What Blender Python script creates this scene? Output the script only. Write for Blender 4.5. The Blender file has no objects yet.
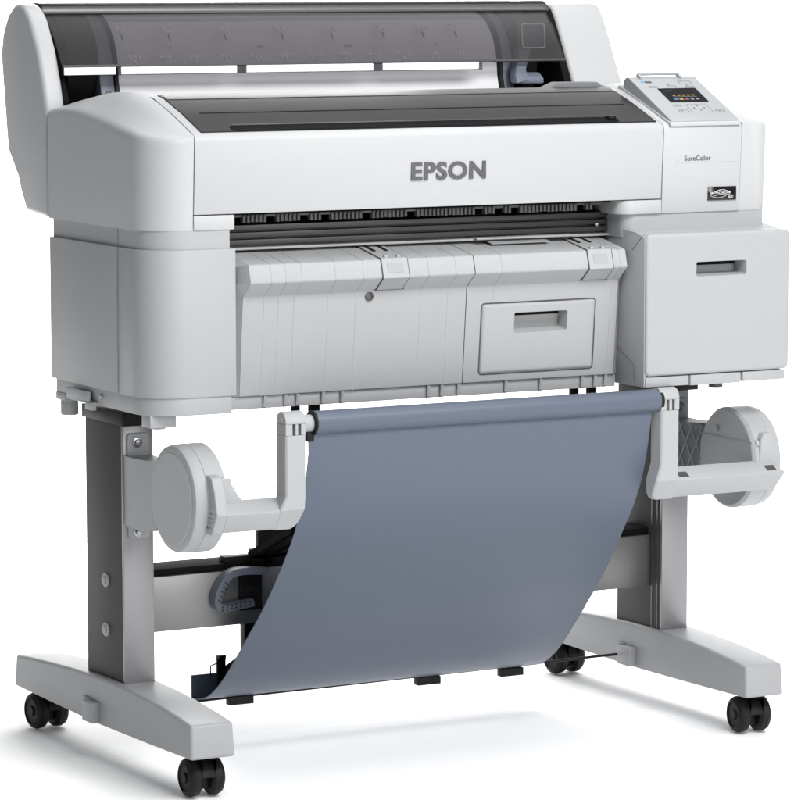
import bpy, bmesh, math, random
from mathutils import Vector, Matrix
random.seed(4)
S = bpy.context.scene
COL = S.collection
V = Vector

# ---------------------------------------------------------------- camera
cam = bpy.data.cameras.new('camera')
camo = bpy.data.objects.new('camera', cam); COL.objects.link(camo)
S.camera = camo
yaw, pit, dist = .5067, .1199, 5.7945
Fw = V((math.sin(yaw)*math.cos(pit), math.cos(yaw)*math.cos(pit), -math.sin(pit)))
camo.location = V((.094, 0, .4767)) - dist*Fw
camo.rotation_euler = (math.pi/2 - pit, 0, -yaw)
cam.sensor_fit = 'VERTICAL'; cam.sensor_height = 32; cam.sensor_width = 32
cam.lens = 3757.744/800*32
cam.shift_x = (397-444.489)/800
cam.shift_y = (417.685-400)/800
cam.clip_start = .1; cam.clip_end = 200

# ---------------------------------------------------------------- studio light
W = bpy.data.worlds.new('World'); S.world = W; W.use_nodes = True
bg = W.node_tree.nodes['Background']
bg.inputs[0].default_value = (.92, .96, 1, 1); bg.inputs[1].default_value = .17
def area(name, loc, target, sx, sy, watts, col=(1, 1, 1)):
    l = bpy.data.lights.new(name, 'AREA'); l.shape = 'RECTANGLE'; l.size = sx; l.size_y = sy
    l.energy = watts; l.color = col
    o = bpy.data.objects.new(name, l); COL.objects.link(o); o.location = loc
    o.rotation_euler = (V(target)-V(loc)).to_track_quat('-Z', 'Y').to_euler()
    return o
area('key_softbox', (.9, -6.4, 1.9), (0, -.2, .6), 2.8, 1.8, 150)
area('overhead_softbox', (.9, .25, 4.2), (.9, .25, 0), 3.2, 3.4, 105)
area('front_top_light', (.1, -2.1, 2.4), (0, -.9, 0), 2.4, .8, 86)
area('floor_wash', (.7, 1.3, 2.3), (2.3, 4.2, 0), 5.0, 1.2, 420)
area('backdrop_wash', (2.4, 5.2, 3.0), (4.2, 8.4, .6), 6.0, 1.6, 420)
area('low_back_light', (.35, 1.4, 1.5), (.1, -.15, 0), .9, .5, 15)
S.view_settings.view_transform = 'Standard'; S.view_settings.look = 'None'
S.view_settings.exposure = 0.0; S.view_settings.gamma = 1.0

# ---------------------------------------------------------------- materials
def mat(name, col, rough=.45, metal=0, spec=.5, grain=.0, gscale=400, bump=0, bscale=900, stretch=None, coat=0):
    m = bpy.data.materials.new(name); m.use_nodes = True
    nt = m.node_tree; b = nt.nodes['Principled BSDF']
    b.inputs['Base Color'].default_value = (*col, 1)
    b.inputs['Roughness'].default_value = rough; b.inputs['Metallic'].default_value = metal
    b.inputs['Specular IOR Level'].default_value = spec
    b.inputs['Coat Weight'].default_value = coat
    if grain or bump:
        tc = nt.nodes.new('ShaderNodeTexCoord'); mp = nt.nodes.new('ShaderNodeMapping')
        nt.links.new(tc.outputs['Object'], mp.inputs[0])
        if stretch: mp.inputs['Scale'].default_value = stretch
    if grain:
        n = nt.nodes.new('ShaderNodeTexNoise'); n.inputs['Scale'].default_value = gscale; n.inputs['Detail'].default_value = 4
        nt.links.new(mp.outputs[0], n.inputs['Vector'])
        r = nt.nodes.new('ShaderNodeMix'); r.data_type = 'RGBA'
        r.inputs[6].default_value = (*[c*(1-grain) for c in col], 1); r.inputs[7].default_value = (*[min(1, c*(1+grain)) for c in col], 1)
        nt.links.new(n.outputs[0], r.inputs[0]); nt.links.new(r.outputs[2], b.inputs['Base Color'])
        q = nt.nodes.new('ShaderNodeMapRange'); q.inputs[3].default_value = rough*.88; q.inputs[4].default_value = min(1, rough*1.12)
        nt.links.new(n.outputs[0], q.inputs[0]); nt.links.new(q.outputs[0], b.inputs['Roughness'])
    if bump:
        n2 = nt.nodes.new('ShaderNodeTexNoise'); n2.inputs['Scale'].default_value = bscale; n2.inputs['Detail'].default_value = 2
        nt.links.new(mp.outputs[0], n2.inputs['Vector'])
        bp = nt.nodes.new('ShaderNodeBump'); bp.inputs['Strength'].default_value = bump; bp.inputs['Distance'].default_value = .0004
        nt.links.new(n2.outputs[0], bp.inputs['Height']); nt.links.new(bp.outputs[0], b.inputs['Normal'])
    return m
def smoke(name, col, gl=.06, tint=(.2, .2, .21), diff=.1):
    m = bpy.data.materials.new(name); m.use_nodes = True; nt = m.node_tree
    nt.nodes.clear(); out = nt.nodes.new('ShaderNodeOutputMaterial')
    t = nt.nodes.new('ShaderNodeBsdfTransparent'); t.inputs[0].default_value = (*col, 1)
    d = nt.nodes.new('ShaderNodeBsdfDiffuse'); d.inputs[0].default_value = (*tint, 1)
    g = nt.nodes.new('ShaderNodeBsdfGlossy'); g.inputs['Roughness'].default_value = gl
    m1 = nt.nodes.new('ShaderNodeMixShader'); m1.inputs[0].default_value = diff
    nt.links.new(t.outputs[0], m1.inputs[1]); nt.links.new(d.outputs[0], m1.inputs[2])
    fr = nt.nodes.new('ShaderNodeFresnel'); fr.inputs[0].default_value = 1.22
    m2 = nt.nodes.new('ShaderNodeMixShader'); nt.links.new(fr.outputs[0], m2.inputs[0])
    nt.links.new(m1.outputs[0], m2.inputs[1]); nt.links.new(g.outputs[0], m2.inputs[2])
    nt.links.new(m2.outputs[0], out.inputs[0])
    return m
M = dict(
    floor=mat('white_studio_floor', (.96, .96, .96), .7, spec=.1, grain=.004, gscale=3),
    white=mat('white_plastic', (.415, .422, .428), .42, spec=.4, grain=.008, gscale=60, bump=.12, bscale=1600),
    grey=mat('grey_plastic', (.338, .345, .353), .5, spec=.35, grain=.012, gscale=60, bump=.2, bscale=1500),
    arm=mat('light_grey_plastic', (.345, .352, .36), .5, spec=.35, grain=.012, gscale=60, bump=.2, bscale=1500),
    stack=mat('pale_grey_plastic', (.342, .347, .352), .5, spec=.35, grain=.012, gscale=60, bump=.2, bscale=1500),
    lattice=mat('mid_and_shade_grey_plastic', (.15, .155, .16), .55, spec=.3, grain=.02, gscale=60, bump=.2),
    foot=mat('grey_painted_metal', (.305, .31, .318), .45, spec=.4, grain=.02, gscale=90, bump=.25, bscale=1300),
    alu=mat('brushed_aluminium', (.28, .28, .287), .42, metal=.75, grain=.05, gscale=50, bump=.1, stretch=(20, 20, .6)),
    alux=mat('brushed_beam_aluminium', (.22, .22, .22), .42, metal=.75, grain=.05, gscale=50, bump=.1, stretch=(.6, 20, 20)),
    dark=mat('dark_anodised_metal', (.066, .066, .067), .55, spec=.12, grain=.05, gscale=40, stretch=(20, 20, .6)),
    black=mat('black_plastic', (.009, .009, .0095), .5, spec=.2, grain=.1, gscale=80, bump=.2),
    matte=mat('matt_black_interior', (.006, .006, .007), .8, spec=.1, grain=.1, gscale=60),
    char=mat('charcoal_plastic', (.05, .05, .053), .4, spec=.4, grain=.05, gscale=80),
    rail=mat('dark_grey_rail', (.06, .06, .061), .4, metal=.3, grain=.05, gscale=80),
    window=mat('smoked_dark_lid', (.026, .025, .027), .2, spec=.16, grain=.03, gscale=20),
    blue=mat('blue_grey_fabric', (.094, .113, .152), .36, spec=.3, grain=.03, gscale=500, bump=.3, bscale=1400),
    slate=mat('slate_blue_plastic', (.13, .148, .185), .45, grain=.03, gscale=60, bump=.15),
    screw=mat('steel_screw', (.34, .34, .35), .35, metal=1, grain=.03, gscale=60),
    paper=mat('roll_paper', (.66, .66, .67), .7, spec=.2, grain=.008, gscale=60),
    strip=mat('white_strip', (.96, .96, .96), .5, spec=.3, grain=.004, gscale=60),
    ink=mat('grey_print', (.055, .055, .06), .6, grain=.02, gscale=60),
    faint=mat('faint_print', (.30, .31, .32), .6, grain=.02, gscale=60),
    rg=mat('rail_grey_plastic', (.30, .305, .31), .5, grain=.02, gscale=60, bump=.2),
    grip=mat('charcoal_grip', (.055, .055, .06), .3, grain=.03, gscale=60),
    logo=mat('logo_grey_metal', (.14, .14, .145), .3, metal=.6, grain=.03, gscale=60),
    bezel=mat('screen_glass', (.008, .008, .009), .12, grain=.02, gscale=60),
    yellow=mat('yellow_print', (.7, .5, .02), .5, grain=.02, gscale=60), magenta=mat('magenta_print', (.5, .04, .25), .5, grain=.02, gscale=60),
    cyan=mat('cyan_print', (.06, .3, .6), .5, grain=.02, gscale=60), silver=mat('silver_print', (.62, .62, .63), .5, grain=.02, gscale=60),
    smoke=smoke('smoked_clear_plastic', (.61, .60, .615), .06, (.10, .10, .10), .04),
    smoke2=smoke('smoked_clear_rim', (.58, .575, .58), .12, (.12, .12, .12), .15),
)
def screen_mat(name, col, s):
    m = bpy.data.materials.new(name); m.use_nodes = True; b = m.node_tree.nodes['Principled BSDF']
    b.inputs['Base Color'].default_value = (.01, .01, .01, 1)
    b.inputs['Emission Color'].default_value = (*col, 1); b.inputs['Emission Strength'].default_value = s
    return m
M['lit_y'] = screen_mat('lit_yellow_pixels', (.75, .55, .05), .7); M['lit_c'] = screen_mat('lit_blue_pixels', (.1, .25, .7), .7)
M['lit_m'] = screen_mat('lit_magenta_pixels', (.6, .06, .3), .7); M['lit_w'] = screen_mat('lit_white_pixels', (.6, .6, .6), .5)

# ---------------------------------------------------------------- mesh helpers
def fin(bm, bevel=0, seg=3, ang=28):
    bmesh.ops.recalc_face_normals(bm, faces=bm.faces)
    if bevel:
        ed = [e for e in bm.edges if len(e.link_faces) == 2 and e.calc_face_angle() > math.radians(ang)]
        bmesh.ops.bevel(bm, geom=ed, offset=bevel, segments=seg, profile=.5, affect='EDGES', clamp_overlap=True)
    return bm
def box(x0, x1, y0, y1, z0, z1, bevel=.0015, seg=2):
    bm = bmesh.new(); bmesh.ops.create_cube(bm, size=1)
    for v in bm.verts:
        v.co = V(((x0+x1)/2+v.co.x*(x1-x0), (y0+y1)/2+v.co.y*(y1-y0), (z0+z1)/2+v.co.z*(z1-z0)))
    return fin(bm, bevel, seg)
def prism(pts, axis, a, b, bevel=0, seg=3, ang=28):
    """2D outline pushed along an axis. x: pts=(y,z)  y: pts=(x,z)  z: pts=(x,y)"""
    bm = bmesh.new()
    def mk(p, t):
        return {'x': (t, p[0], p[1]), 'y': (p[0], t, p[1]), 'z': (p[0], p[1], t)}[axis]
    A = [bm.verts.new(mk(p, a)) for p in pts]; B = [bm.verts.new(mk(p, b)) for p in pts]
    n = len(pts); bm.faces.new(A); bm.faces.new(B[::-1])
    for i in range(n): bm.faces.new((A[i], B[i], B[(i+1) % n], A[(i+1) % n]))
    return fin(bm, bevel, seg, ang)
def loft(secs):
    bm = bmesh.new(); R = [[bm.verts.new(p) for p in s] for s in secs]; n = len(secs[0])
    for a, b in zip(R, R[1:]):
        for i in range(n): bm.faces.new((a[i], b[i], b[(i+1) % n], a[(i+1) % n]))
    bm.faces.new(R[0]); bm.faces.new(R[-1][::-1])
    bmesh.ops.remove_doubles(bm, verts=bm.verts, dist=1e-6)
    return fin(bm)
def sheet(path, x0, x1, t, nx=1, off=0):
    """an open (y,z) path given thickness t (shifted off along its normal) and pushed along x; every cap is made of quads"""
    P = [V(p) for p in path]; up, dn = [], []
    for i, p in enumerate(P):
        ns = []
        for a, b in ((i-1, i), (i, i+1)):
            if a >= 0 and b < len(P):
                d = (P[b]-P[a]).normalized(); ns.append(V((-d.y, d.x)))
        n = (ns[0]+ns[-1]).normalized(); n = n/max(.4, n.dot(ns[0]))
        up.append(p+n*(off+t/2)); dn.append(p+n*(off-t/2))
    bm = bmesh.new(); m = len(P)
    G = [[[bm.verts.new((x0+(x1-x0)*k/nx, q.x, q.y)) for q in L] for L in (up, dn)] for k in range(nx+1)]
    for k in range(nx):
        for L in (0, 1):
            for i in range(m-1): bm.faces.new((G[k][L][i], G[k][L][i+1], G[k+1][L][i+1], G[k+1][L][i]))
        for i in (0, m-1): bm.faces.new((G[k][0][i], G[k][1][i], G[k+1][1][i], G[k+1][0][i]))
    for k in (0, nx):
        for i in range(m-1): bm.faces.new((G[k][0][i], G[k][0][i+1], G[k][1][i+1], G[k][1][i]))
    return fin(bm)
def cyl(p0, p1, r, r2=None, n=40, bevel=0, seg=2):
    bm = bmesh.new(); p0, p1 = V(p0), V(p1); d = p1-p0
    bmesh.ops.create_cone(bm, cap_ends=True, segments=n, radius1=r, radius2=r if r2 is None else r2, depth=d.length)
    rot = d.to_track_quat('Z', 'Y').to_matrix().to_4x4()
    fin(bm, bevel, seg, 50)
    bmesh.ops.transform(bm, matrix=Matrix.Translation((p0+p1)/2) @ rot, verts=bm.verts)
    return bm
def lathe_x(prof, yc, zc, n=64):
    """(x, r) profile turned about an x-parallel axis"""
    return loft_ring([[(x, yc+r*math.cos(2*math.pi*k/n), zc+r*math.sin(2*math.pi*k/n)) for k in range(n)] for x, r in prof])
def loft_ring(secs): return loft(secs)
def tube(pts, r, n=10):
    bm = bmesh.new(); P = [V(p) for p in pts]; secs = []
    for i, p in enumerate(P):
        d = (P[min(i+1, len(P)-1)]-P[max(i-1, 0)]).normalized()
        a = d.orthogonal().normalized() if i == 0 else (a-d*a.dot(d)).normalized(); b = d.cross(a)
        secs.append([p+r*(math.cos(2*math.pi*k/n)*a+math.sin(2*math.pi*k/n)*b) for k in range(n)])
    bm.free(); return loft(secs)
def rrect(u0, u1, v0, v1, r, n=6):
    o = []
    for cx, cy, a0 in ((u1-r, v1-r, 0), (u0+r, v1-r, 90), (u0+r, v0+r, 180), (u1-r, v0+r, 270)):
        for k in range(n+1):
            a = math.radians(a0+90*k/n); o.append((cx+r*math.cos(a), cy+r*math.sin(a)))
    return o
def frame(u0, u1, v0, v1, r, w, axis, a, b):
    """a rounded rectangular ring"""
    o = rrect(u0, u1, v0, v1, r); i = rrect(u0+w, u1-w, v0+w, v1-w, max(r-w, .0004))
    bm = bmesh.new()
    mk = lambda p, t: {'x': (t, p[0], p[1]), 'y': (p[0], t, p[1]), 'z': (p[0], p[1], t)}[axis]
    L = [[bm.verts.new(mk(p, t)) for p in c] for c, t in ((o, a), (i, a), (i, b), (o, b))]
    n = len(o)
    for k in range(4):
        A, B = L[k], L[(k+1) % 4]
        for j in range(n): bm.faces.new((A[j], B[j], B[(j+1) % n], A[(j+1) % n]))
    return fin(bm)
def join(*bms):
    out = bmesh.new()
    for b in bms:
        me = bpy.data.meshes.new('t'); b.to_mesh(me); out.from_mesh(me); bpy.data.meshes.remove(me); b.free()
    return out
def xf(bm, m): bmesh.ops.transform(bm, matrix=m, verts=bm.verts); return bm
def text(s, h, w=None, depth=.0006, bold=0, mtx=None):
    """lettering h high (and w wide), standing in the xz plane, front at y=0 facing -y, from its lower left corner"""
    c = bpy.data.curves.new('t', 'FONT'); c.body = s; c.extrude = .01; c.offset = bold; c.resolution_u = 4; c.space_character = 1.07
    o = bpy.data.objects.new('t', c); COL.objects.link(o)
    dg = bpy.context.evaluated_depsgraph_get()
    me = bpy.data.meshes.new_from_object(o.evaluated_get(dg)); bpy.data.objects.remove(o); bpy.data.curves.remove(c)
    bm = bmesh.new(); bm.from_mesh(me); bpy.data.meshes.remove(me)
    xs = [v.co.x for v in bm.verts]; ys = [v.co.y for v in bm.verts]
    x0, y0 = min(xs), min(ys); sy = h/(max(ys)-y0); sx = sy if w is None else w/(max(xs)-x0)
    for v in bm.verts: v.co = V(((v.co.x-x0)*sx, -depth if v.co.z > 0 else 0, (v.co.y-y0)*sy))
    bmesh.ops.recalc_face_normals(bm, faces=bm.faces)
    return xf(bm, mtx) if mtx else bm
def T(x, y, z): return Matrix.Translation((x, y, z))
def obj(name, bm, m, parent=None, smooth=35, label=None):
    me = bpy.data.meshes.new(name); bm.to_mesh(me); bm.free()
    me.materials.append(m if not isinstance(m, str) else M[m])
    for p in me.polygons: p.use_smooth = True
    me.set_sharp_from_angle(angle=math.radians(smooth))
    o = bpy.data.objects.new(name, me); COL.objects.link(o)
    if parent: o.parent = parent
    if label: o['label'] = label
    return o
def interp(tab, t):
    tab = sorted(tab)
    if t <= tab[0][0]: return tab[0][1]
    for (a, b), (c, d) in zip(tab, tab[1:]):
        if t <= c:
            return b+(d-b)*(t-a)/(c-a)
    return tab[-1][1]

# ---------------------------------------------------------------- studio floor with its swept-up back
pth = [(-14, 0), (6, 0)]
for k in range(1, 17):
    a = math.radians(90*k/16); pth.append((6+2.5*math.sin(a), 2.5-2.5*math.cos(a)))
pth.append((8.5, 9))
fl = obj('floor', xf(sheet(pth, -14, 14, .01), Matrix.Rotation(-.5, 4, 'Z') @ T(0, 0, -.0055)), 'floor')
fl['kind'] = 'structure'

# ---------------------------------------------------------------- the printer
PR = bpy.data.objects.new('large_format_printer', None); COL.objects.link(PR)
PR['label'] = 'white and grey large format printer on a castor stand with blue paper basket'
PR['category'] = 'printer'
def part(name, bm, m, parent=None, **k): return obj(name, bm, m, parent or PR, **k)

TOP = [(-.275, .9335), (-.262, .938), (-.20, .9615), (-.14, .981), (-.10, .9875), (-.05, .9885), (.0, .986), (.08, .974)]
top = lambda y: interp(TOP, y)

# inner chassis, dark, only seen in the gaps between covers
part('chassis', join(box(-.490, -.398, -.230, .06, .552, .915), box(.275, .430, -.23, .09, .552, .915), box(.430, .485, -.23, .09, .815, .905),
     box(-.42, .30, -.17, .10, .56, .80), box(-.44, .31, -.24, .05, .835, .905), box(-.40, .26, .02, .12, .78, .93)), 'matte')

# front lid with window and lettering
pf = [(-.2695, .8225), (-.2755, .924), (-.2748, .9295), (-.2722, .9332), (-.268, .9355)]
pf += [(y, top(y)) for y in (-.262, -.24, -.22, -.20, -.18, -.16, -.14, -.124)] + [(-.124, .950), (-.20, .93), (-.255, .91), (-.255, .8225)]
fc = part('front_cover', prism(pf, 'x', -.4562, .3148, .0008, 2, 40), 'white', smooth=30)
pw = [(y, top(y)+.0016) for y in (-.2655, -.25, -.23, -.21, -.19, -.17, -.15, -.135, -.122)]
pw = pw + [(-.1195, .9815), (-.1195, .972)] + [(y, top(y)-.004) for y in (-.126, -.135, -.15, -.17, -.19, -.21, -.23, -.25)] + [(-.2655, top(-.2655)-.0005)]
win = part('lid_window', prism(pw, 'x', -.4425, .3085, .0005, 1, 50), 'window', fc, smooth=25)
part('finger_recess', join(prism(rrect(-.392, .246, -.2655, -.2485, .006), 'z', 0, .0012)), 'matte', win)
fr = bpy.data.objects['finger_recess']
for v in fr.data.vertices: v.co.z += top(v.co.y)+.0012
part('window_band', join(*[sheet([(y, top(y)+.0019) for y in (a, (a+b)/2, b)], x0, x1, .0006) for a, b, x0, x1 in ((-.1500, -.1225, -.4400, .3060),)]), mat('smoked_band', (.045, .043, .045), .3, spec=.2, grain=.03), win, smooth=25)
part('window_seam', sheet([(-.2040, top(-.2040)+.0019), (-.2025, top(-.2025)+.0019)], -.415, .29, .0006), 'black', win)
part('pivot_knob', join(cyl((.236, -.252, top(-.252)), (.236, -.252, top(-.252)+.006), .0085, bevel=.002)), 'black', win)
part('recess_edge', box(-.386, .22, -.2478, -.2462, top(-.247)+.0006, top(-.247)+.0032, .0005), 'char', win)
part('raised_tab', prism([(.186, .9780), (.226, .9935), (.295, .9930), (.316, .9780)], 'y', -.1190, -.0950, .002), 'lattice', win)
lt = part('brand_lettering', text('EPSON', .0264, .1235, .0022, .032, T(-.1125, -.2722, .8612)), 'logo', fc, smooth=20)

# white lip pieces under the lid ends
def lip(xa, xb, xr, name='cover_lip'):
    r = .008; pts = [(xa, -.272), (xb, -.272), (xb, -.17), (xa, -.17)] if xr is None else xr
    return part(name, prism(pts, 'z', .8005, .8210, .0012, 2), 'white')
def arc(cx, cy, r, a0, a1, n=8): return [(cx+r*math.cos(math.radians(a0+(a1-a0)*k/n)), cy+r*math.sin(math.radians(a0+(a1-a0)*k/n))) for k in range(n+1)]
lip(0, 0, [(-.4568, -.17), (-.4568, -.2705)]+arc(-.3965, -.2665, .004, 270, 360)+[(-.3925, -.17)])
lip(0, 0, [(.3148, -.17), (.3148, -.2715)]+arc(.2655, -.2495, .022, 270, 180)+[(.2435, -.17)])

def slant(bm):     # the fronts lean back a little towards their lower edge
    for v in bm.verts: v.co.y += max(0, .924-v.co.z)*.055*min(1, max(0, (-.12-v.co.y)/.12))
    return bm
# left corner cover: a rounded corner whose top slopes up to the rear
ZO = [(.08, .9585), (.04, .963), (0, .964), (-.045, .961), (-.09, .9555), (-.13, .950), (-.165, .9445), (-.21, .9375), (-.25, .9315), (-.275, .927)]
secs = []
ys = [.08, .05, .02, -.01, -.04, -.07, -.10, -.13, -.16, -.19]+[-.2125-.0625*math.sin(math.radians(6*k)) for k in range(0, 15)]+[-.27488]
for y in ys:
    xo = -.527 if y > -.2125 else -.4645-math.sqrt(max(.0625**2-(y+.2125)**2, 0))
    zo, zi, xi = interp(ZO, y), top(y)-.0004, -.4576
    w = xi-xo; e = min(.012, w*.4)
    s = [(xo, y, .8005), (xo, y, zo-.012), (xo+e*.1, y, zo-.005), (xo+e*.35, y, zo-.0006), (xo+e, y, zo+(zi-zo)*min(1, e/w)*.75)]
    for q in (.3, .5, .7, .85, 1): s.append((xo+e+(w-e)*q, y, zo+(zi-zo)*(1-(1-q)**1.6)))
    s.append((xi, y, .8005)); secs.append(s)
part('corner_cover', slant(loft(secs)), 'white', smooth=50)

# right unit: cover under the control panel and the end cap
pu = [(-.2695, .8005), (-.2755, .924), (-.2748, .9295), (-.2722, .9332), (-.268, .9355)]+[(y, top(y)-.0005) for y in (-.262, -.23, -.20, -.17, -.14, -.12, -.10, -.05, 0)]+[(.10, .975), (.10, .8005)]
pc = part('panel_cover', prism(pu, 'x', .3160, .4545, .0008, 2, 40), 'white', smooth=30)
secs = []
ys = [.10, .05, .0, -.05, -.09, -.13, -.17, -.21, -.235]+[-.2515-.0225*math.sin(math.radians(7.5*k)) for k in range(0, 12)]+[-.27395]
for y in ys:
    xo = .510 if y > -.2515 else .4875+math.sqrt(max(.0225**2-(y+.2515)**2, 0))
    zi = top(y)-.0008; zo = zi-.0125 if y > -.2 else zi-.0125+.0085*min(1, (-.2-y)/.07)
    xi = .4560; w = xo-xi; e = min(.008, w*.4)
    s = [(xo, y, .8005), (xo, y, zo-.009), (xo-e*.12, y, zo-.0035), (xo-e*.4, y, zo-.0005), (xo-e, y, zo+.001)]
    for q in (.35, .7, 1): s.append((xo-e+(xi-xo+e)*q, y, zo+.001+(zi-zo-.001)*q))
    s.append((xi, y, .8005)); secs.append(s)
part('end_cap', slant(loft(secs)), 'white', smooth=50)
# series lettering and badge
part('series_lettering', text('SureColor', .0078, .047, .0005, .012, T(.3535, -.2734, .8780)), 'ink', pc)
part('name_underline', join(box(.3395, .452, -.2732, -.2728, .8752, .8756, 0), box(.3395, .3401, -.2735, -.2730, .8752, .8875, 0)), 'faint', pc)
bd = part('badge', box(.397, .4475, -.2728, -.2698, .8172, .8378, .0006), 'bezel', pc)
sw = join(tube([(.4015+.036*k/14, -.2730, .8265+.0065*math.sin(math.pi*k/14*.9)) for k in range(15)], .0004, 6),
          tube([(.4065+.036*k/14, -.2730, .8225+.004*math.sin(math.pi*(k/14*.8+.1))) for k in range(15)], .0003, 6),
          tube([(.4 + .03*k/10, -.2730, .8245-.0035*math.sin(math.pi*k/10)) for k in range(11)], .0003, 6),
          text('ULTRACHROME', .0030, .036, .0003, .015, T(.4005, -.2729, .8272)), text('XD', .0040, .008, .0003, .02, T(.4325, -.2729, .8198)))
part('badge_print', sw, 'silver', bd)

# control panel, a wedge tilted to the front
o0 = V((.33, -.2752, .9398)); vv = V((0, .1224, .0609)).normalized(); nn = V((1, 0, 0)).cross(vv)
CP = Matrix(((1, 0, 0, o0.x), (0, vv.y, nn.y, o0.y), (0, vv.z, nn.z, o0.z), (0, 0, 0, 1)))      # local u, v, height
def onp(bm): return xf(bm, CP)
def ptxt(s, h, w, u, v, hh=.0002, bold=0): return onp(xf(text(s, h, w, .0003, bold), T(u, v, hh) @ Matrix.Rotation(-math.pi/2, 4, 'X')))
zb = lambda y: top(y)-.004
side = [(-.2768, .9362), (-.2764, .9392), (-.2735, .9412)] + [(o0.y+vv.y*t, o0.z+vv.z*t) for t in (.01, .05, .09, .125)]
yq = o0.y+vv.y*.137; zq = o0.z+vv.z*.137
side += [(yq-.002, zq-.0005), (yq+.006, zq-.001), (yq+.012, zq-.006), (yq+.014, .972), (-.2, .93)]
cp = part('control_panel', prism(side, 'x', .3275, .4480, .0042, 4, 35), mat('panel_plastic', (.31, .32, .328), .45, grain=.01, gscale=60, bump=.15), pc, smooth=40)
part('panel_base', prism([(-.2788, .9302), (-.2788, .9352), (-.2775, .9364), (-.262, .9415), (-.13, .9880), (-.12, .975), (-.2, .93)], 'x', .3255, .4505, .0012), 'white', cp)
part('hinge_bar', onp(join(box(.016, .088, .1365, .1405, .001, .0058, .0012), box(.014, .019, .129, .1405, -.001, .0045, .0008), box(.085, .090, .129, .1405, -.001, .0045, .0008))), 'grey', cp)
sc = part('screen', onp(prism(rrect(.0285, .0965, .054, .0975, .0012), 'z', -.001, .0006)), 'bezel', cp)
part('screen_picture', onp(join(*[box(.040+.0088*k, .0468+.0088*k, .0605, .0655, .0007, .0008, 0) for k in (1,)], *[box(.043+.0085*k, .048+.0085*k, .0735, .0765, .0007, .0008, 0) for k in range(5)])), 'lit_y', sc)
part('screen_picture', onp(box(.0395, .0465, .0605, .0655, .0007, .0008, 0)), 'lit_c', sc)
part('screen_picture', onp(box(.0590, .0655, .0605, .0655, .0007, .0008, 0)), 'lit_m', sc)
part('screen_picture', onp(join(box(.0690, .0745, .0605, .0655, .0007, .0008, 0), box(.0785, .0840, .0605, .0655, .0007, .0008, 0), box(.036, .050, .0885, .0897, .0007, .0008, 0), box(.041, .084, .0700, .0706, .0007, .0008, 0))), 'lit_w', sc)
for u0, u1, v0, v1 in ((.0165, .032, .1005, .1055), (.050, .0665, .1015, .1065), (.0765, .0995, .1115, .1205), (.081, .097, .0995, .1045),
                       (.0265, .042, .0415, .0465), (.0275, .0445, .0225, .0300), (.0925, .1080, .0215, .0295)):
    part('panel_button', onp(frame(u0, u1, v0, v1, .0015, .0007, 'z', -.0008, .0005)), mat('button_outline', (.2, .205, .21), .5, grain=.02), cp)
pad = part('arrow_pad', onp(frame(.0500, .0865, .0215, .0475, .002, .0006, 'z', -.0008, .0005)), 'faint', cp)
tri = lambda u, v, a, s: onp(xf(prism([(s, 0), (-s*.6, s*.9), (-s*.6, -s*.9)], 'z', 0, .0005), T(u, v, 0) @ Matrix.Rotation(math.radians(a), 4, 'Z')))
part('arrow_mark', join(tri(.0683, .0425, 90, .0018), tri(.0683, .0280, 270, .0018), tri(.0590, .0352, 180, .0018), tri(.0775, .0352, 0, .0018)), 'ink', pad)
part('panel_print', onp(prism(rrect(.0180, .0300, .1160, .1215, .0008), 'z', -.0002, .0003)), 'ink', cp)
for u, v in ((.053, .109), (.083, .1225), (.085, .1065), (.0975, .0250), (.031, .0265)): part('button_mark', onp(box(u, u+.004, v, v+.0012, 0, .0003, 0)), 'ink', cp)
part('status_lamp', onp(box(.0115, .0165, .1165, .1215, 0, .0004, 0)), 'cyan', cp)

# recessed neck bands
def lfoot(x_in, xo, yf, yb, r, n=12): return [(x_in, yb), (xo, yb)]+arc(xo+r, yf+r, r, 180, 270, n)+[(x_in, yf)]
part('neck_band', prism(lfoot(-.4005, -.5225, -.268, .074, .058), 'z', .768, .806), 'grey')
part('neck_band', prism([(.500, .09), (.500, -.2665)]+arc(.2745, -.2465, .020, 270, 180)+[(.2545, .09)], 'z', .766, .806), 'grey')
part('neck_band', box(-.5235, -.5215, -.158, -.156, .7765, .800, .0004), 'stack')

# left lower housing: corner panel, side panel, skirt
part('corner_panel', prism([(-.398, -.2)]+[(-.46, -.164), (-.5268, -.164)]+arc(-.4668, -.211, .060, 180, 270, 14)+[(-.3925, -.271)], 'z', .5652, .7735, .0012, 2, 45), 'grey', smooth=35)
part('side_panel', prism([(-.5285, -.1625), (-.5285, .075), (-.515, .078), (-.515, -.1625)], 'z', .5652, .7735, .0012, 2), 'grey')
part('base_skirt', prism(lfoot(-.3985, -.5245, -.2685, .066, .058), 'z', .5400, .5720, .0015, 2, 45), 'grey', smooth=35)
bk = part('cable_clip', join(box(-.531, -.520, -.085, .012, .5405, .5440, .001), box(-.533, -.525, -.082, -.058, .5320, .5430, .001), box(-.533, -.528, -.07, .010, .5440, .5580, .001)), 'arm')
part('levelling_nub', join(box(-.526, -.490, .030, .065, .534, .546, .002), cyl((-.512, .046, .512), (-.512, .046, .538), .013, bevel=.002)), 'grey')
part('levelling_nub', join(box(-.5150, -.474, -.245, -.215, .522, .542, .002), cyl((-.495, -.228, .519), (-.495, -.228, .53), .011, bevel=.002)), 'grey')
part('skirt_pin', cyl((-.520, -.1, .5545), (-.5275, -.1, .5545), .0035, bevel=.001), 'screw')

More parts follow.
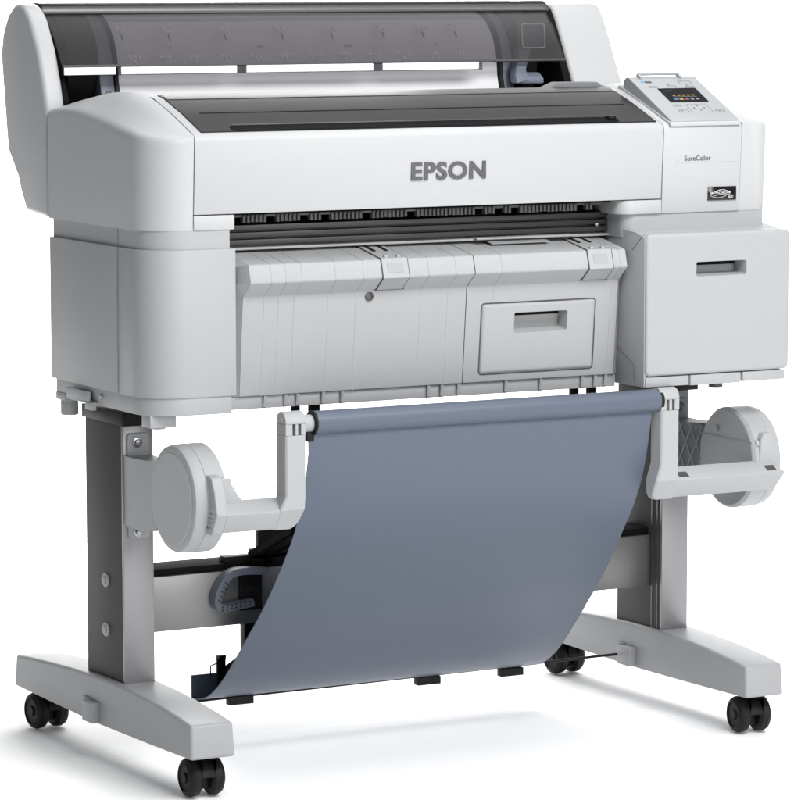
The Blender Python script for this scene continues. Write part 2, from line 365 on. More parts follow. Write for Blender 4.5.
# ink bay
ibp = [(-.27, .5450), (-.27, .7765), (-.20, .7800), (.10, .7840), (.10, .545)]
ib = part('ink_bay_housing', join(prism(ibp, 'x', .2580, .507, .001, 2), prism([(-.3165, .5455), (-.3165, .7690), (-.29, .7755), (-.20, .7810), (.10, .7850), (.10, .5445)], 'x', .2570, .2610, .0008, 2)), 'grey')
def front_with_pocket(x0, x1, z0, z1, px0, px1, pz0, pz1, yf, yb, depth, r, rp, back=True):
    """box front with a rounded rectangular pocket sunk into it"""
    o = rrect(x0, x1, z0, z1, r, 5); i = rrect(px0, px1, pz0, pz1, rp, 5); n = len(o)
    bm = bmesh.new()
    rings = [(o, yb), ([(x, z) for x, z in o], yf+.0045)]
    for k in (30, 60, 90):
        d = .0045*(1-math.cos(math.radians(k))); rings.append((rrect(x0+d, x1-d, z0+d, z1-d, max(r-d, .0005), 5), yf+.0045*(1-math.sin(math.radians(k)))))
    rings += [(rrect(x0+.0065, x1-.0065, z0+.0065, z1-.0065, .001, 5), yf), (rrect(px0-.0015, px1+.0015, pz0-.0015, pz1+.0015, rp+.001, 5), yf), (i, yf), (rrect(px0+.0004, px1-.0004, pz0+.0004, pz1-.0004, rp, 5), yf+.001)]
    rings.append(([(x, z) for x, z in rrect(px0+.002, px1-.002, pz0+.004, pz1-.0008, rp, 5)], yf+depth))
    R = [[bm.verts.new((x, y, z)) for x, z in c] for c, y in rings]
    for a, b in zip(R, R[1:]):
        for j in range(n): bm.faces.new((a[j], b[j], b[(j+1) % n], a[(j+1) % n]))
    bm.faces.new(R[-1])
    if back: bm.faces.new(R[0][::-1])
    return fin(bm)
ic = part('ink_cover', front_with_pocket(.2580, .5140, .5615, .7735, .3457, .4352, .7078, .7300, -.3210, -.275, .034, .008, .003), 'grey', smooth=40)
part('cover_top', prism([(-.2885, .762), (-.2885, .7735), (-.265, .7772), (-.20, .7815), (.09, .7850), (.09, .762)], 'x', .2612, .5140, .0006, 2, 40), 'grey', ic)
part('pocket_shade_liner', box(.3478, .4330, -.2895, -.2865, .7115, .7290, 0), 'rg', ic)  # darker grey liner: the recess's shade put into its colour
part('pocket_shadow_strip', box(.3485, .4323, -.2925, -.2890, .7225, .7288, 0), 'matte', ic)  # black strip painting the shadow under the pocket's upper lip
for a, b, zz in ((.2595, .3355, .5455), (.3385, .4285, .5445), (.4320, .5080, .5455)):
    part('base_skirt', box(a, b, -.3185, -.20, zz, .5600, .0012), 'grey')
part('rubber_foot', cyl((.395, -.30, .538), (.395, -.30, .545), .011), 'char')
WS = [(-.3111, .7711), (-.2825, .7484), (-.2289, .6076), (-.2881, .5775), (-.2922, .5445)]
part('wall_seam', tube([(.2569, WS[0][0], WS[0][1]), (.2569, WS[1][0], WS[1][1])], .0007, 6), 'lattice', ib)
part('wall_seam', tube([(.2569, WS[2][0], WS[2][1]), (.2569, WS[3][0], WS[3][1]), (.2569, WS[4][0], WS[4][1])], .0007, 6), 'lattice', ib)

# paper exit: rollers, rails and ledge
part('exit_ceiling', join(box(-.395, .262, -.24, -.16, .818, .835, 0), box(-.395, .262, -.178, -.16, .755, .82, 0)), 'matte')
rl = [box(-.388, .24, -.236, -.222, .8145, .8205, .0005)]
x = -.386
while x < .215:
    rl.append(box(x, x+.0042, -.2395, -.230, .8065+random.random()*.001, .8175, .0007)); x += .0066
    if random.random() < .13: x += .014
part('pinch_rollers', join(*rl), mat('roller_grey', (.075, .078, .078), .5, grain=.05, gscale=80))
part('exit_rail', join(*[prism([(-.203, z), (-.2150, z+.0008), (-.2158, z+.0080), (-.203, z+.0088)], 'x', -.392, .256, .0006, 2) for z in (.7725, .7830, .7935)], box(-.392, .256, -.204, -.178, .77, .802, 0)), 'rail')
part('rail_screw', cyl((.236, -.2158, .783), (.236, -.2178, .783), .003, bevel=.0006), 'screw')
part('paper_ledge', join(box(-.391, .2555, -.222, -.15, .7665, .7700, .0008), box(.02, .19, -.232, -.20, .768, .7712, .001)), 'rg')

# paper guides (left wide, right with a door) hanging from the exit
PG = [(-.195, .7665), (-.284, .7505), (-.2915, .7245), (-.2655, .7035), (-.2520, .5600), (-.20, .5600), (-.185, .74)]
def rib(x, w=.0014): return sheet(PG[0:5], x-w/2, x+w/2, .0007)
def along(pts, x0, x1, bevel=.0025, seg=3, ang=14):
    """outline pushed along x, only its lengthwise edges rounded, so segments butt without a groove"""
    bm = prism(pts, 'x', x0, x1)
    ed = [e for e in bm.edges if abs(e.verts[0].co.x-e.verts[1].co.x) > 1e-4 and len(e.link_faces) == 2 and e.calc_face_angle() > math.radians(ang)]
    bmesh.ops.bevel(bm, geom=ed, offset=bevel, segments=seg, profile=.5, affect='EDGES', clamp_overlap=True)
    return bm
def guide(x0, x1, ribs, hollow=None):
    if not hollow: return join(along(PG, x0, x1), *[rib(x) for x in ribs])
    a, b = hollow; N = PG[:4]+[(-.2630, .6760), (-.2150, .6760), (-.2150, .6200), (-.2578, .6200)]+PG[4:]
    return join(along(PG, x0, a), along(N, a, b), along(PG, b, x1), *[rib(x) for x in ribs])
def endcap(x0, x1, bev):  # chamfered end: loft from the shrunk outer outline to the full one
    c = V((-.21, .655)); S_ = [(c.x+(p[0]-c.x)*.72, c.y+(p[1]-c.y)*(.955 if p[1] > .6 else 1)) for p in PG]
    return loft([[(x0, *p) for p in S_], [(x1, *p) for p in PG]])
g1 = part('paper_guide', guide(-.3790, -.0170, (-.345, -.322, -.297, -.243, -.198, -.092, -.047)), 'stack', smooth=25)
part('guide_end', endcap(-.3915, -.3795, 0), 'stack', g1)
g2 = part('paper_guide', guide(-.0155, .2430, (.030, .232), (.0600, .1620)), 'stack', smooth=25)
part('guide_end', endcap(.2555, .2435, 0), 'stack', g2)
ridges = [box(-.3905, .2500, -.247, -.20, .5415, .5595, .001)]
for xx in (-.338, -.305, -.286, -.245, -.214, -.072, -.050, -.022, .058, .118, .190, .212, .230):
    ridges.append(prism([(-.252, .5600), (-.247, .5415), (-.246, .5415), (-.246, .5600)], 'x', xx-.0015, xx+.0015))
    ridges.append(prism([(-.2530, .5598), (-.2505, .5440), (-.2475, .5420), (-.246, .5598)], 'x', xx-.0022, xx+.0022))
part('guide_bottom_rail', join(*ridges), 'rg')
part('paper_stop', sheet([(-.204, .7690), (-.240, .7625)], .040, .140, .0012), 'rg', g2)
part('hole_shade_plug', cyl((-.177, -.262, .696), (-.177, -.2665, .6965), .0068, bevel=.0006), 'rail', g1)  # dark plug on the face; its colour stands for a shaded hole
def prof_y(z): return interp([(.56, -.2520), (.7035, -.2655)], z)
# drawer door of the right guide (lies on the sloping front)
sl = math.atan2(.0135, .1435)
DM = T(.0, -.2520, .56) @ Matrix.Rotation(sl, 4, 'X')
dr = part('guide_door', xf(front_with_pocket(.0110, .2045, .0125, .1170, .0655, .1565, .0720, .1025, -.0022, .008, .026, .005, .003, False), DM), 'stack', g2, smooth=40)
part('door_gap', xf(frame(.0092, .2063, .0107, .1188, .0062, .0020, 'y', -.0004, .0006), DM), 'char', g2)
part('pocket_shade_liner', xf(box(.0680, .1542, .0215, .0245, .0755, .1018, 0), DM), 'rg', dr)  # door pocket's shade, as a liner in darker grey
part('pocket_shadow_strip', xf(box(.0690, .1532, .0190, .0220, .0940, .1015, 0), DM), 'matte', dr)  # lip shadow of the door pocket, as a black strip
def latch(x0, x1, parent):
    P = [(-.206, .7645), PG[1], PG[2], (-.2685, .7060)]
    la = part('latch', sheet(P, x0+.0012, x1-.0012, .0032), 'stack', parent, smooth=25)
    part('latch_outline', sheet(P, x0, x1, .0029), 'char', la, smooth=25)
    a, b = V(PG[1]), V(PG[2]); d = (b-a); n = V((d.y, -d.x)).normalized()
    if n.x > 0: n = -n
    q0, q1 = a+d*.22+n*.0020, a+d*.74+n*.0020
    lo = lambda p: (p.x, p.y)
    part('latch_window', prism([lo(q0), lo(q1), lo(q1-n*.001), lo(q0-n*.001)], 'x', x0+.009, x1-.009), 'rg', la)
    a2, b2 = V(P[0]), V(PG[1]); d2 = b2-a2; n2 = V((-d2.y, d2.x)).normalized(); n2 = n2 if n2.y > 0 else -n2
    for xs in (x0+.011, x1-.013):
        q0, q1 = a2+d2*.10+n2*.0030, a2+d2*.50+n2*.0030
        part('latch_slot', prism([lo(q0), lo(q1), lo(q1-n2*.003), lo(q0-n2*.003)], 'x', xs-.0022, xs+.0022), 'black', la)
        q0 = a2+d2*.93+n2*.0024
        part('latch_pin', box(xs-.0026, xs+.0026, q0.x-.003, q0.x+.003, q0.y-.004, q0.y+.002, .0008), 'arm', la)
    a3, b3 = V(PG[2]), V(P[3])
    part('latch_foot', box(x0-.002, x1+.002, b3.x-.002, b3.x+.004, b3.y-.0012, b3.y+.0002, .0003), 'char', la)
latch(-.1690, -.1250, g1); latch(.1760, .2190, g2)

# ---- rear: roll bay
TW = [(.083, .80), (.0856, .9586), (.098, 1.000), (.116, 1.045), (.1456, 1.0790+.012), (.165, 1.1065), (.185, 1.1130), (.205, 1.1110), (.2298, 1.0960), (.2503, 1.0680), (.2591, 1.0368), (.2368, .8935), (.1993, .8548), (.1900, .8361), (.1683, .8056)]
part('roll_side_cover', prism(TW, 'x', -.5270, -.4955, .008, 5, 16), 'white', smooth=45)
TR = [(.083, .80), (.0944, .970), (.103, .990), (.130, 1.040), (.1541, 1.0826), (.168, 1.1010), (.1793, 1.1085), (.205, 1.1070), (.2298, 1.0960), (.2503, 1.0680), (.2591, 1.0368), (.2368, .8935), (.1683, .8056)]
part('roll_side_cover', prism(TR, 'x', .3835, .4750, .010, 5, 16), 'white', smooth=45)
part('rear_housing', join(box(-.4955, .3835, .205, .225, .84, .94, .004), box(-.4955, .3835, .09, .18, .82, .90, .004)), 'lattice')
sp = lambda d, zt: [(p[0]+d, min(p[1], zt)) for p in TR[1:-2]]+[(.26, .93), (.11, .93)]
part('bay_wall', prism(sp(.004, 1.1060), 'x', -.4953, -.4840, .001), 'matte')
part('bay_wall', prism(sp(.004, 1.1060), 'x', .3700, .3833, .001), 'matte')
part('bay_floor', join(box(.292, .370, .10, .24, .925, .955, 0), box(.292, .370, .20, .24, .95, 1.08, 0)), 'matte')
part('bay_floor', box(-.484, -.42, .10, .24, .925, .955, 0), 'matte')
part('feed_tray', box(-.42, .29, .05, .135, .92, .9395, .003), 'grey')
RC = [(.0985, 1.0215), (.113, 1.042), (.128, 1.0620), (.146, 1.081), (.163, 1.0985)]
part('roll_cover', sheet(RC, -.4945, .3670, .0022, 1), 'smoke', smooth=50)
rc = bpy.data.objects['roll_cover']
part('cover_rim', sheet([(.163, 1.0985), (.172, 1.1065), (.184, 1.1120), (.200, 1.1125), (.225, 1.103), (.245, 1.085)], -.4945, .3760, .0026, 1), 'smoke2', rc, smooth=50)
part('cover_rim_edge', sheet([(.160, 1.0972), (.1625, 1.1002)], -.4945, .3720, .0034, 1), 'char', rc)
part('cover_hem', sheet([(.0965, 1.0195), (.0985, 1.0225)], -.4945, .3670, .0028, 1), 'char', rc)
for a, b in ((-.4930, -.4100), (-.4015, -.2110), (-.1950, .0215), (.0380, .2080)):
    part('white_strip', box(a, b, .0945, .0975, 1.0085, 1.0195, .0008), 'strip', rc)
part('strip_carrier', box(-.4945, .2160, .0978, .0990, 1.0075, 1.0210, 0), 'smoke', rc)
# size marks printed on the cover
d = (V(RC[3])-V(RC[0])).normalized(); tl = math.atan2(d.x, d.y)
def cm(u, s, x): # u along the slope from the hem
    p = V(RC[0])+d*u; return T(x, p.x-.0030, p.y) @ Matrix.Rotation(-tl, 4, 'X')
tx = []
for k, (s, x) in enumerate((('A1', -.392), ('B2', -.315), ('A2', -.222), ('B3', -.125), ('A3', -.04), ('B4', .05), ('A4', .12), ('D', .178))):
    tx.append(text(s, .0105, None, .0003, 0, cm(.062, 0, x))); tx.append(text('I', .012, .0022, .0003, 0, cm(.046, 0, x+.006)))
for k, n in enumerate((841, 800, 728, 700, 610, 594, 515, 500, 420, 400, 364, 297)):
    tx.append(text(str(n), .0068, .019, .0003, 0, cm(.012, 0, -.385+.0505*k)))
    tx.append(text('I', .006, .0014, .0003, 0, cm(.0045, 0, -.377+.0505*k)))
    if k % 3 == 1: tx.append(text(str(12*k), .006, .011, .0003, 0, cm(.029, 0, -.37+.0505*k)))
SM = mat('size_mark_print', (.105, .10, .105), .6, grain=.02)
for t in tx: part('size_mark', t, SM, rc)
# lever
def lean(bm):      # the lever stands parallel to the sloping cover
    for v in bm.verts:
        d = (v.co.z-1.04)*.75; v.co.y += d; v.co.x += d*.5
    return bm
lv = part('release_lever', lean(prism([(.294, .985), (.292, 1.0), (.300, 1.030), (.302, 1.072), (.318, 1.076), (.322, 1.036), (.312, 1.006), (.318, .990)], 'y', .130, .150, .002)), 'slate', smooth=30)
part('lever_foot', prism([(.094, .984), (.094, .993), (.108, 1.002), (.130, 1.000), (.130, .984)], 'x', .2850, .3260, .003), 'slate', lv)
part('lever_grip', lean(join(prism(rrect(.306, .3470, 1.0400, 1.0770, .004), 'y', .1275, .1300, .0006), prism(rrect(.300, .318, 1.036, 1.080, .004), 'y', .1300, .1440, .0010))), 'grip', lv)
part('grip_edge', lean(frame(.3050, .3480, 1.0390, 1.0780, .005, .0016, 'y', .1265, .1278)), 'silver', lv)
# ---------------------------------------------------------------- paper roll (its own thing, lies in the bay)
RO = bpy.data.objects.new('paper_roll', None); COL.objects.link(RO); RO.location = (0, 0, 0)
RO['label'] = 'white paper roll loaded behind the smoked roll cover between two grey flanges'; RO['category'] = 'paper roll'
def rollprof(off):
    R = .0885+off; c = V((.2250, 1.0090)); pts = []
    for k in range(60, -202, -6): pass
    P = [(c.x+R*math.cos(math.radians(a)), c.y+R*math.sin(math.radians(a))) for a in range(-60, 178, 8)]
    P += [(.1345-off, .995), (.1265-off, .968), (.1180-off, .940), (.142, .940)]
    return P
part_r = lambda name, bm, m, p=None, **k: obj(name, bm, m, p or RO, **k)
part_r('paper', prism(rollprof(0), 'x', -.3885, .2640), 'paper', smooth=30)
def flange(xa, xb, hub0, hub1):
    fg = part_r('roll_flange', prism(rollprof(.003), 'x', xa, xb, .0015, 2, 40), 'slate', smooth=30)
    part_r('flange_rim', prism(rollprof(.006), 'x', *((xb, xb+.007) if hub0 < xa else (xa-.007, xa)), .001, 1, 40), 'black', fg, smooth=30)
    part_r('hub', lathe_x([(hub0, .02), (hub0, .060), (hub0+.006, .078), (hub1, .086), (hub1, .02)], .225, 1.02), 'black', fg, smooth=30)
    for a in (0, 1.57, 3.14, 4.71): part_r('hub_grip', box(hub0-.003, hub0, .225+.045*math.cos(a)-.008, .225+.045*math.cos(a)+.008, 1.02+.045*math.sin(a)-.012, 1.02+.045*math.sin(a)+.012, .002), 'char', fg)
    mx = (xa+xb)/2
    ar = [(-.004, .006), (-.004, -.001), (-.008, -.001), (0, -.009), (.008, -.001), (.004, -.001), (.004, .006)]
    e = V((-.0082, -.027)).normalized(); base = V((.1292-.0040, .9775))
    fa = join(*[tube([(mx+ar[i][0]*.8, base.x-e.x*ar[i][1]-.0012, base.y-e.y*ar[i][1]), (mx+ar[(i+1) % 7][0]*.8, base.x-e.x*ar[(i+1) % 7][1]-.0012, base.y-e.y*ar[(i+1) % 7][1])], .0005, 6) for i in range(7)])
    part_r('arrow_mark', fa, 'ink', fg)
flange(-.4200, -.3970, -.470, -.4202)
flange(.2720, .2905, .338, .2907)

# ---------------------------------------------------------------- stand
def foot_side():
    t = [(-.334, .1110), (-.29, .1165), (-.22, .1225), (-.15, .1262), (-.08, .1280), (.0, .1275), (.08, .1255), (.17, .1205), (.25, .1150), (.299, .1110)]
    b = [(.303, .0620), (.14, .0590), (-.02, .0570), (-.18, .0590), (-.338, .0620)]
    return t+b
def foot(s):
    secs = []
    fp = foot_side(); bm = prism(fp, 'x', -.0345, .0345)
    for v in bm.verts:
        if v.co.z > .1: v.co.x *= .955
    bm2 = fin(bm, .0045, 4, 40); xf(bm2, T(s*.465, 0, 0))
    f = part('stand_foot', bm2, 'foot', smooth=30)
    xi = s*.465+(-.0345 if s > 0 else -.0345)
    part('cable_guide', join(box(xi-.012, xi+.002, -.020, .016, .060, .090, .0015), box(xi-.004, xi+.002, .016, .032, .062, .0925, .0012)), 'foot', f)
    return f
foot(-1); foot(1)
for s in (-1, 1):
    a, b = sorted((s*.4859, s*.4384))
    c = part('stand_column', box(a, b, -.0800, .050, .122, .5070, .0015), 'dark')
    part('front_plate', box(a-.0004, b+.0004, -.0848, -.0790, .1225, .5068, .0012), 'alu', c)
    part('column_cap', box(a-.004, b+.012, -.0935, .054, .5075, .5270, .001), 'black', c)
    inn = b if s < 0 else a
    if s > 0:
        part('column_groove', join(box(a-.0012, a+.0002, -.058, -.054, .124, .506, .0004), box(a-.0012, a+.0002, -.074, -.070, .124, .506, .0004)), 'rail', c)
    for z in (.273, .1995):
        xo = s*.4859
        part('column_bolt', join(cyl((xo, -.0225, z), (xo+s*.0035, -.0225, z), .0105, bevel=.0012), cyl((xo+s*.0035, -.0225, z), (xo+s*.0062, -.0225, z), .0062, bevel=.0018)), 'arm', c)
bm_ = part('crossbeam', box(-.4384, .4384, -.050, .010, .1935, .2755, .0012), 'alux')
part('beam_top_channel', box(-.4380, .4380, -.044, .020, .2760, .2860, .001), 'matte', bm_)

# castors: one built at the origin, the others copied
def make_castor():
    hd = obj('castor', join(prism(rrect(-.0075, .0075, .012, .0545, .005), 'y', -.010, .010, .0015), prism([(-.020, .0545)]+[(.027*math.cos(a), .0285+.027*math.sin(a)) for a in [math.radians(q) for q in range(95, 176, 8)]]+[(-.02, .03), (.014, .030), (.016, .0545)], 'x', -.0105, .0105, .002), cyl((0, 0, .0495), (0, 0, .0605), .0125)), 'black', PR)
    for s in (-1, 1):
        a = s*.0070; b = s*.0285
        w = obj('castor_wheel', lathe_x([(a, .004), (a, .022), (a+s*.004, .0272), (a+s*.013, .0282), (a+s*.0175, .0262), (b-s*.0005, .0200), (b-s*.0030, .0185), (b-s*.0030, .0080), (b, .0070), (b, .0010)], 0, .0285, 40), 'black', hd, smooth=30)
    return hd
c0 = make_castor()
spots = [(-.463, -.294), (-.465, .259), (.465, -.294), (.465, .259)]
for i, (x, y) in enumerate(spots):
    if i == 0: r = c0
    else:
        r = c0.copy(); COL.objects.link(r); r.parent = PR
        for ch in [o for o in c0.children]:
            c = ch.copy(); COL.objects.link(c); c.parent = r
    r.location = (x, y, .0003); r.rotation_euler = (0, 0, (0, .12, -.08, .1)[i])

# ---------------------------------------------------------------- take-up arms
YD, ZD = -.240, .4195
for s in (-1, 1):
    xo, xi = (-.4815, -.4285) if s < 0 else (.5085, .4555)
    prof = [(xi, .010), (xi, .0735), (xi+s*.004, .0777), (xo-s*.022, .0777), (xo-s*.0215, .0770), (xo-s*.0205, .0777), (xo-s*.010, .0772), (xo-s*.004, .0750), (xo-s*.0015, .0700), (xo-s*.0015, .0665), (xo, .0650), (xo, .0100)]
    if s < 0: prof = prof
    dsc = part('drive_disc', lathe_x(prof, YD, ZD, 96), 'arm', smooth=28)
    if s > 0:
        part('disc_inner_face', join(cyl((xi-.0012, YD, ZD), (xi+.001, YD, ZD), .0725, n=96), cyl((xi-.003, YD+.027, .462), (xi-.0005, YD+.027, .462), .0055), box(xi-.0022, xi, YD-.07, YD+.07, ZD+.0305, ZD+.0315, 0)), mat('disc_face_shade_grey', (.24, .245, .25), .55, grain=.02, gscale=60, bump=.2), dsc)  # inner face coloured darker to stand for its shade
    # bracket back to the column
    a, b = sorted((s*.4840, s*.4440))
    e0, e1 = (-.4790, -.4340) if s < 0 else (.4600, .5030)
    br = part('arm_bracket', loft([[(p, y, z0), (q, y, z0), (q, y, z1), (p, y, z1)] for p, q, y, z0, z1 in
        ((a, b, -.0850, .3625, .4640), (a, b, -.115, .361, .4635), (a*.6+e0*.4, b*.6+e1*.4, -.145, .360, .464), (e0, e1, -.185, .366, .4660))]), 'arm' if s < 0 else 'lattice', smooth=25)  # right bracket and plate carry their shade as a darker grey
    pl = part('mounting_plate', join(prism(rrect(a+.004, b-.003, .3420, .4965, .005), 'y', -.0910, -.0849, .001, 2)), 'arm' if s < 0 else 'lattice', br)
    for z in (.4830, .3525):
        part('plate_screw', join(cyl((s*.4655, -.0908, z), (s*.4655, -.0925, z), .0078, bevel=.0006), cyl((s*.4655, -.0925, z), (s*.4655, -.0965, z), .0048, bevel=.0018)), 'screw' if s < 0 else 'char', pl)  # right-hand screws coloured dark, as if in shadow; left ones stay steel
    if s > 0:
        lat = []
        for k in range(-2, 6):
            for sg in (1, -1):
                y0 = -.10-.022*k; p0 = V((a-.0006, y0, .358 if sg > 0 else .462)); p1 = V((a-.0006, y0-.05, .462 if sg > 0 else .358))
                q = []
                for t in range(13):
                    p = p0.lerp(p1, t/12)
                    if -.180 < p.y < -.095: q.append(p+V((-.0, 0, 0)))
                if len(q) > 2:
                    q = [V((interp([(-.185, .4592), (-.145, a*.6+.4600*.4-.0008), (-.115, a-.0008), (-.08, a-.0008)], p.y), p.y, p.z)) for p in q]
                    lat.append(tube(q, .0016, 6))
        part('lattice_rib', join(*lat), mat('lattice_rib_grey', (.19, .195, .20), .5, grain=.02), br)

def arm_part(s):
    X = lambda v: s*v                       # mirrored about x=0
    beam = [(-.3230, .3780), (-.3400, .4065), (-.3115, .4232), (-.3110, .3790)]
    a, b = sorted((X(.4900 if s > 0 else .4540), X(.2900)))
    if s < 0: bmb = prism(beam, 'x', -.4420, -.3450, .0022, 3, 14)
    else: bmb = fin(loft([[(.2900, y, z) for y, z in beam], [((.4980 if abs(z-.4065) < .001 else .4840 if z > .42 else .4880), y, z) for y, z in beam]]), .0022, 3, 14)
    post_in, post_out = (.3180, .3500) if s < 0 else (.2735, .3050)
    # post: one loft from the fork down to the flared, rounded corner where it meets the beam
    Z = ((.5120, .2735, .3050), (.4330, .2735, .3050), (.4065, .2655, .3050), (.3880, .2660, .3050), (.3805, .2690, .3050), (.3766, .2750, .3050)) if s > 0 else \
        ((.5120, -.3500, -.3180), (.4255, -.3500, -.3180), (.4065, -.3600, -.3195), (.3880, -.3600, -.3235), (.3810, -.3600, -.3275), (.3770, -.3600, -.3340))
    ch = .0022; secs = []
    for z, p, q in Z:
        yf = -.3405+max(0, .4065-z)*.6; yb = -.3118
        secs.append([(p+ch, yf, z), (p, yf+ch, z), (p, yb, z), (q, yb, z), (q, yf+ch, z), (q-ch, yf, z)])
    post = loft(secs)
    am = part('roller_arm', join(bmb, post), 'arm', smooth=25)
    # forked head round the roller pin
    x0, x1 = sorted((X(post_in), X(post_out)))
    hd = []
    w = x1-x0; F = ((0, .34), (.48, .62), (.76, 1.0)) if s < 0 else ((0, .30), (.44, .60), (.74, 1.0))
    hd = [prism([(-.3405, .5122), (-.3405, .5282), (-.3095, .5282), (-.3095, .5122)], 'x', x0+w*f0, x0+w*f1, .0005, 1) for f0, f1 in F]
    hd.append(prism([(-.3300, .5121), (-.3300, .5283), (-.3105, .5283), (-.3105, .5121)], 'x', x0+.001, x1-.001))
    hd.append(prism([(-.3405, .5284), (-.3405, .5320)]+arc(-.3250, .5300, .0155, 172, 0, 12)+[(-.3095, .5284)], 'x', x0+.0002, x1-.0002, .0014, 2, 40))
    hm = part('arm_head', join(*hd), 'arm', am, smooth=30)
    q = [join(cyl((x0-.0012, -.325, .534-.014*k), (x0+.001, -.325, .534-.014*k), .0048)) for k in range(2)] if s < 0 else None
    if q: part('head_plug', join(*q), 'grey', hm)
    # end block at the disc
    if s < 0:
        part('end_block', join(prism([(-.3230, .3765), (-.3410, .4065), (-.3330, .4380), (-.3230, .4570), (-.3120, .4600), (-.2960, .4600), (-.2960, .3765)], 'x', -.4580, -.4415, .0016, 3),
                               prism([(-.4420, .4140), (-.4420, .4555), (-.4340, .4560), (-.4270, .4510), (-.4120, .4280), (-.4000, .4140)], 'y', -.3190, -.2980, .0016, 3)), 'arm', am, smooth=30)
        for y, z in ((-.3080, .4480), (-.3080, .3880)):
            part('block_screw', cyl((-.4578, y, z), (-.4594, y, z), .0038, bevel=.0008), 'dark', am)
        part('cooling_slots', join(*[box(-.4590, -.4480, -.3225-.0025*k, -.3140, .3830+.0070*k, .3865+.0070*k, .0006) for k in range(5)]), 'grey', am)
        part('block_button', cyl((-.4260, -.306, .4480), (-.4200, -.306, .4485), .0050, bevel=.001), 'arm', am)
    else:
        part('end_block', prism([(.4640, .3790), (.4640, .4230), (.4660, .4560), (.4720, .4640), (.4860, .4640), (.4930, .4450), (.4900, .4085), (.4860, .3790)], 'y', -.3190, -.3000, .0020, 3), 'arm', am, smooth=30)
        part('block_screw', cyl((.4655, -.3100, .4480), (.4600, -.3105, .4480), .0062, bevel=.002), 'arm', am)
        n = V((-.506, .863)); p0 = V((-.3350, .4094))+n*.0004; p1 = V((-.3240, .4159))+n*.0004
        for xx in (.3190, .4760):
            part('slot_plug', prism([tuple(p) for p in (p0, p1, p1-n*.002, p0-n*.002)], 'x', xx-.0085, xx+.0085, .0003), 'dark', am)
    return am
arm_part(-1); arm_part(1)

# ---------------------------------------------------------------- catch basket: roller, sloping fabric, rear hem
YR, ZR, RR = -.3255, .5265, .0172
rb = part('basket_roller', cyl((-.2990, YR, ZR), (.2730, YR, ZR), RR, n=48), 'blue', smooth=40)
part('roller_collar', cyl((-.3030, YR, ZR), (-.2988, YR, ZR), RR+.0008, n=40, bevel=.001), 'black', rb)
part('roller_collar', cyl((.2728, YR, ZR), (.2785, YR, ZR), RR+.0003, n=40, bevel=.001), 'black', rb)
part('roller_pin', cyl((-.3240, YR, ZR), (-.3020, YR, ZR), .0125, n=32, bevel=.001), 'arm', rb)
part('collar_hook', box(-.3120, -.3000, YR-.006, YR+.014, ZR-.0260, ZR-.0120, .002), 'black', rb)
SP = [(-.3290, .5125), (-.3300, .5050), (-.3270, .4900), (-.3180, .4480), (-.3040, .4060), (-.2800, .3610), (-.2490, .3200), (-.2130, .2770), (-.1790, .2390), (-.1480, .2085), (-.1180, .1805), (-.0963, .1600), (-.0720, .1370), (-.0493, .1170), (-.0300, .1015), (-.0110, .0885), (.0080, .0775), (.0280, .0695), (.0480, .0650), (.0660, .0632), (.0692, .0632), (.0695, .0640), (.0697, .0680), (.0697, .0990)]
def smoothp(P, n=3):
    for _ in range(n):
        Q = [P[0]]
        for a, b in zip(P, P[1:]): Q += [tuple(V(a).lerp(V(b), .25)), tuple(V(a).lerp(V(b), .75))]
        P = Q+[P[-1]]
    return P
bs = sheet(smoothp(SP, 2), -.3070, .2800, .0014, 40)
from mathutils import noise
for v in bs.verts:
    v.co.x -= .0180*(v.co.x+.307)/.587*min(1, max(0, (v.co.z-.10)/.23))
    k = math.sin(math.pi*min(1, max(0, (.52-v.co.z)/.45)))
    v.co.y -= .009*k*(1-((v.co.x+.020)/.290)**2)
    v.co.y += .0022*k*noise.noise(V((v.co.x*5, v.co.z*2.2, 1.3)))
part('basket_fabric', bs, 'blue', smooth=60)
part('basket_rod', cyl((-.455, .0560, .0600), (.4300, .0190, .0745), .0022, n=12), 'black')
for x0 in (-.2560, .0700, .2200):
    part('basket_hanger', join(box(x0, x0+.041, .0420, .0560, .0515, .0640, .001)), 'black')
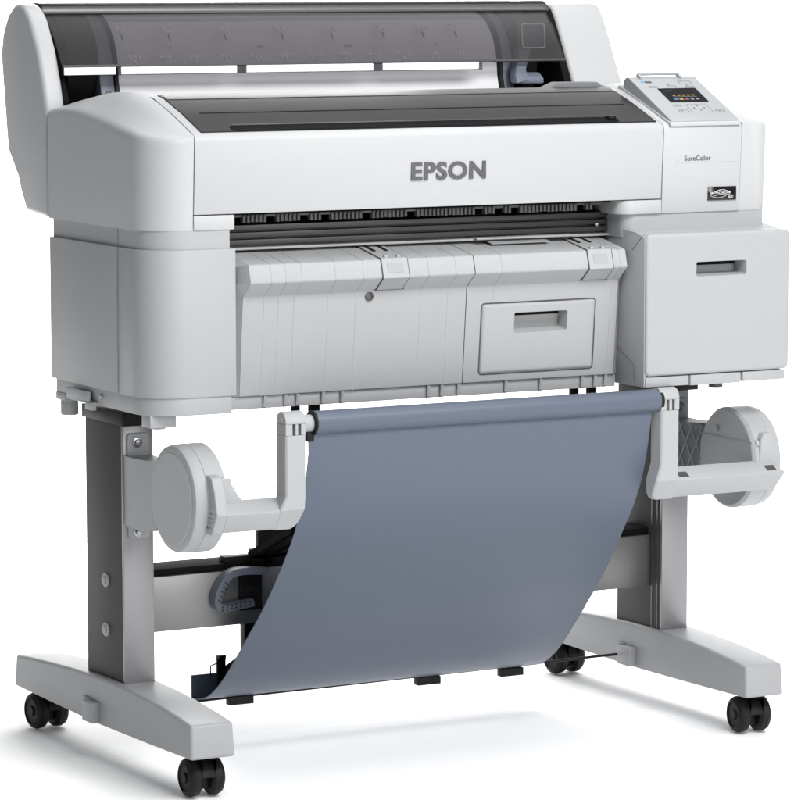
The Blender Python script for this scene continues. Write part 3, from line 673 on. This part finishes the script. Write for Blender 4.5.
part('hanger_hook', join(box(-.2720, -.2580, .0500, .0560, .0660, .1290, .001), box(-.2720, -.2600, .0440, .0500, .1240, .1300, .001), tube([(-.272, .05, .118), (-.284, .05, .114), (-.284, .05, .098)], .0012, 8), prism([(.055, .075), (.0, .0920), (-.040, .1180), (-.070, .1450), (-.045, .1600), (.055, .110)], 'x', -.259, -.254)), 'black')
# black uprights that carry the basket from the beam
for x0, w in ((-.2440, .085), (.150, .085)):
    part('basket_upright', join(box(x0, x0+w, -.036, -.026, .276, .345, .001), box(x0-.0100, x0+w, -.040, -.020, .288, .302, .001), box(x0-.0580, x0+w, -.040, -.020, .2790, .2950, .001), box(x0, x0+w, .012, .030, .085, .276, .001)), 'black')
for x0, w in ((-.2660, .010), (-.2380, .0145), (.2040, .0115), (.2340, .0130)):
    part('basket_strut', join(sheet([(-.194, .565), (-.194, .365), (-.180, .350), (-.045, .296)], x0, x0+w, .010)), 'matte')
# moulded hook on the crossbeam
hk = part('beam_hook', None or join(
    sheet(smoothp([(-.2450, .2740), (-.2950, .2780), (-.3120, .2700), (-.3250, .2520), (-.3300, .2330), (-.3230, .2230), (-.3000, .2240), (-.2690, .2285)], 2), -.072, -.053, .0105, 1)), 'slate')
xf2 = hk.data
for v in xf2.vertices: v.co = V((v.co.y, v.co.x, v.co.z))
xf2.flip_normals()
part('hook_grip', join(*[box(-.3215+.0075*k-.0015, -.3215+.0075*k+.0015, -.0728, -.0715, .2235+.0008*k+q, .2262+.0008*k+q, 0) for k in range(7) for q in (-.0035, .0012)],
     *[box(-.3275+.0028*k-.0013, -.3275+.0028*k+.0013, -.0728, -.0715, .2345+.0065*k, .2375+.0065*k, 0) for k in range(5)], *[box(-.3230+.0028*k-.0013, -.3230+.0028*k+.0013, -.0728, -.0715, .2315+.0065*k, .2345+.0065*k, 0) for k in range(5)]), 'char', hk)
part('hook_plate', join(box(-.2850, -.2480, -.0560, -.0505, .2150, .2740, .001), box(-.2780, -.2600, -.0590, -.0555, .2340, .2520, .001)), 'black', hk)
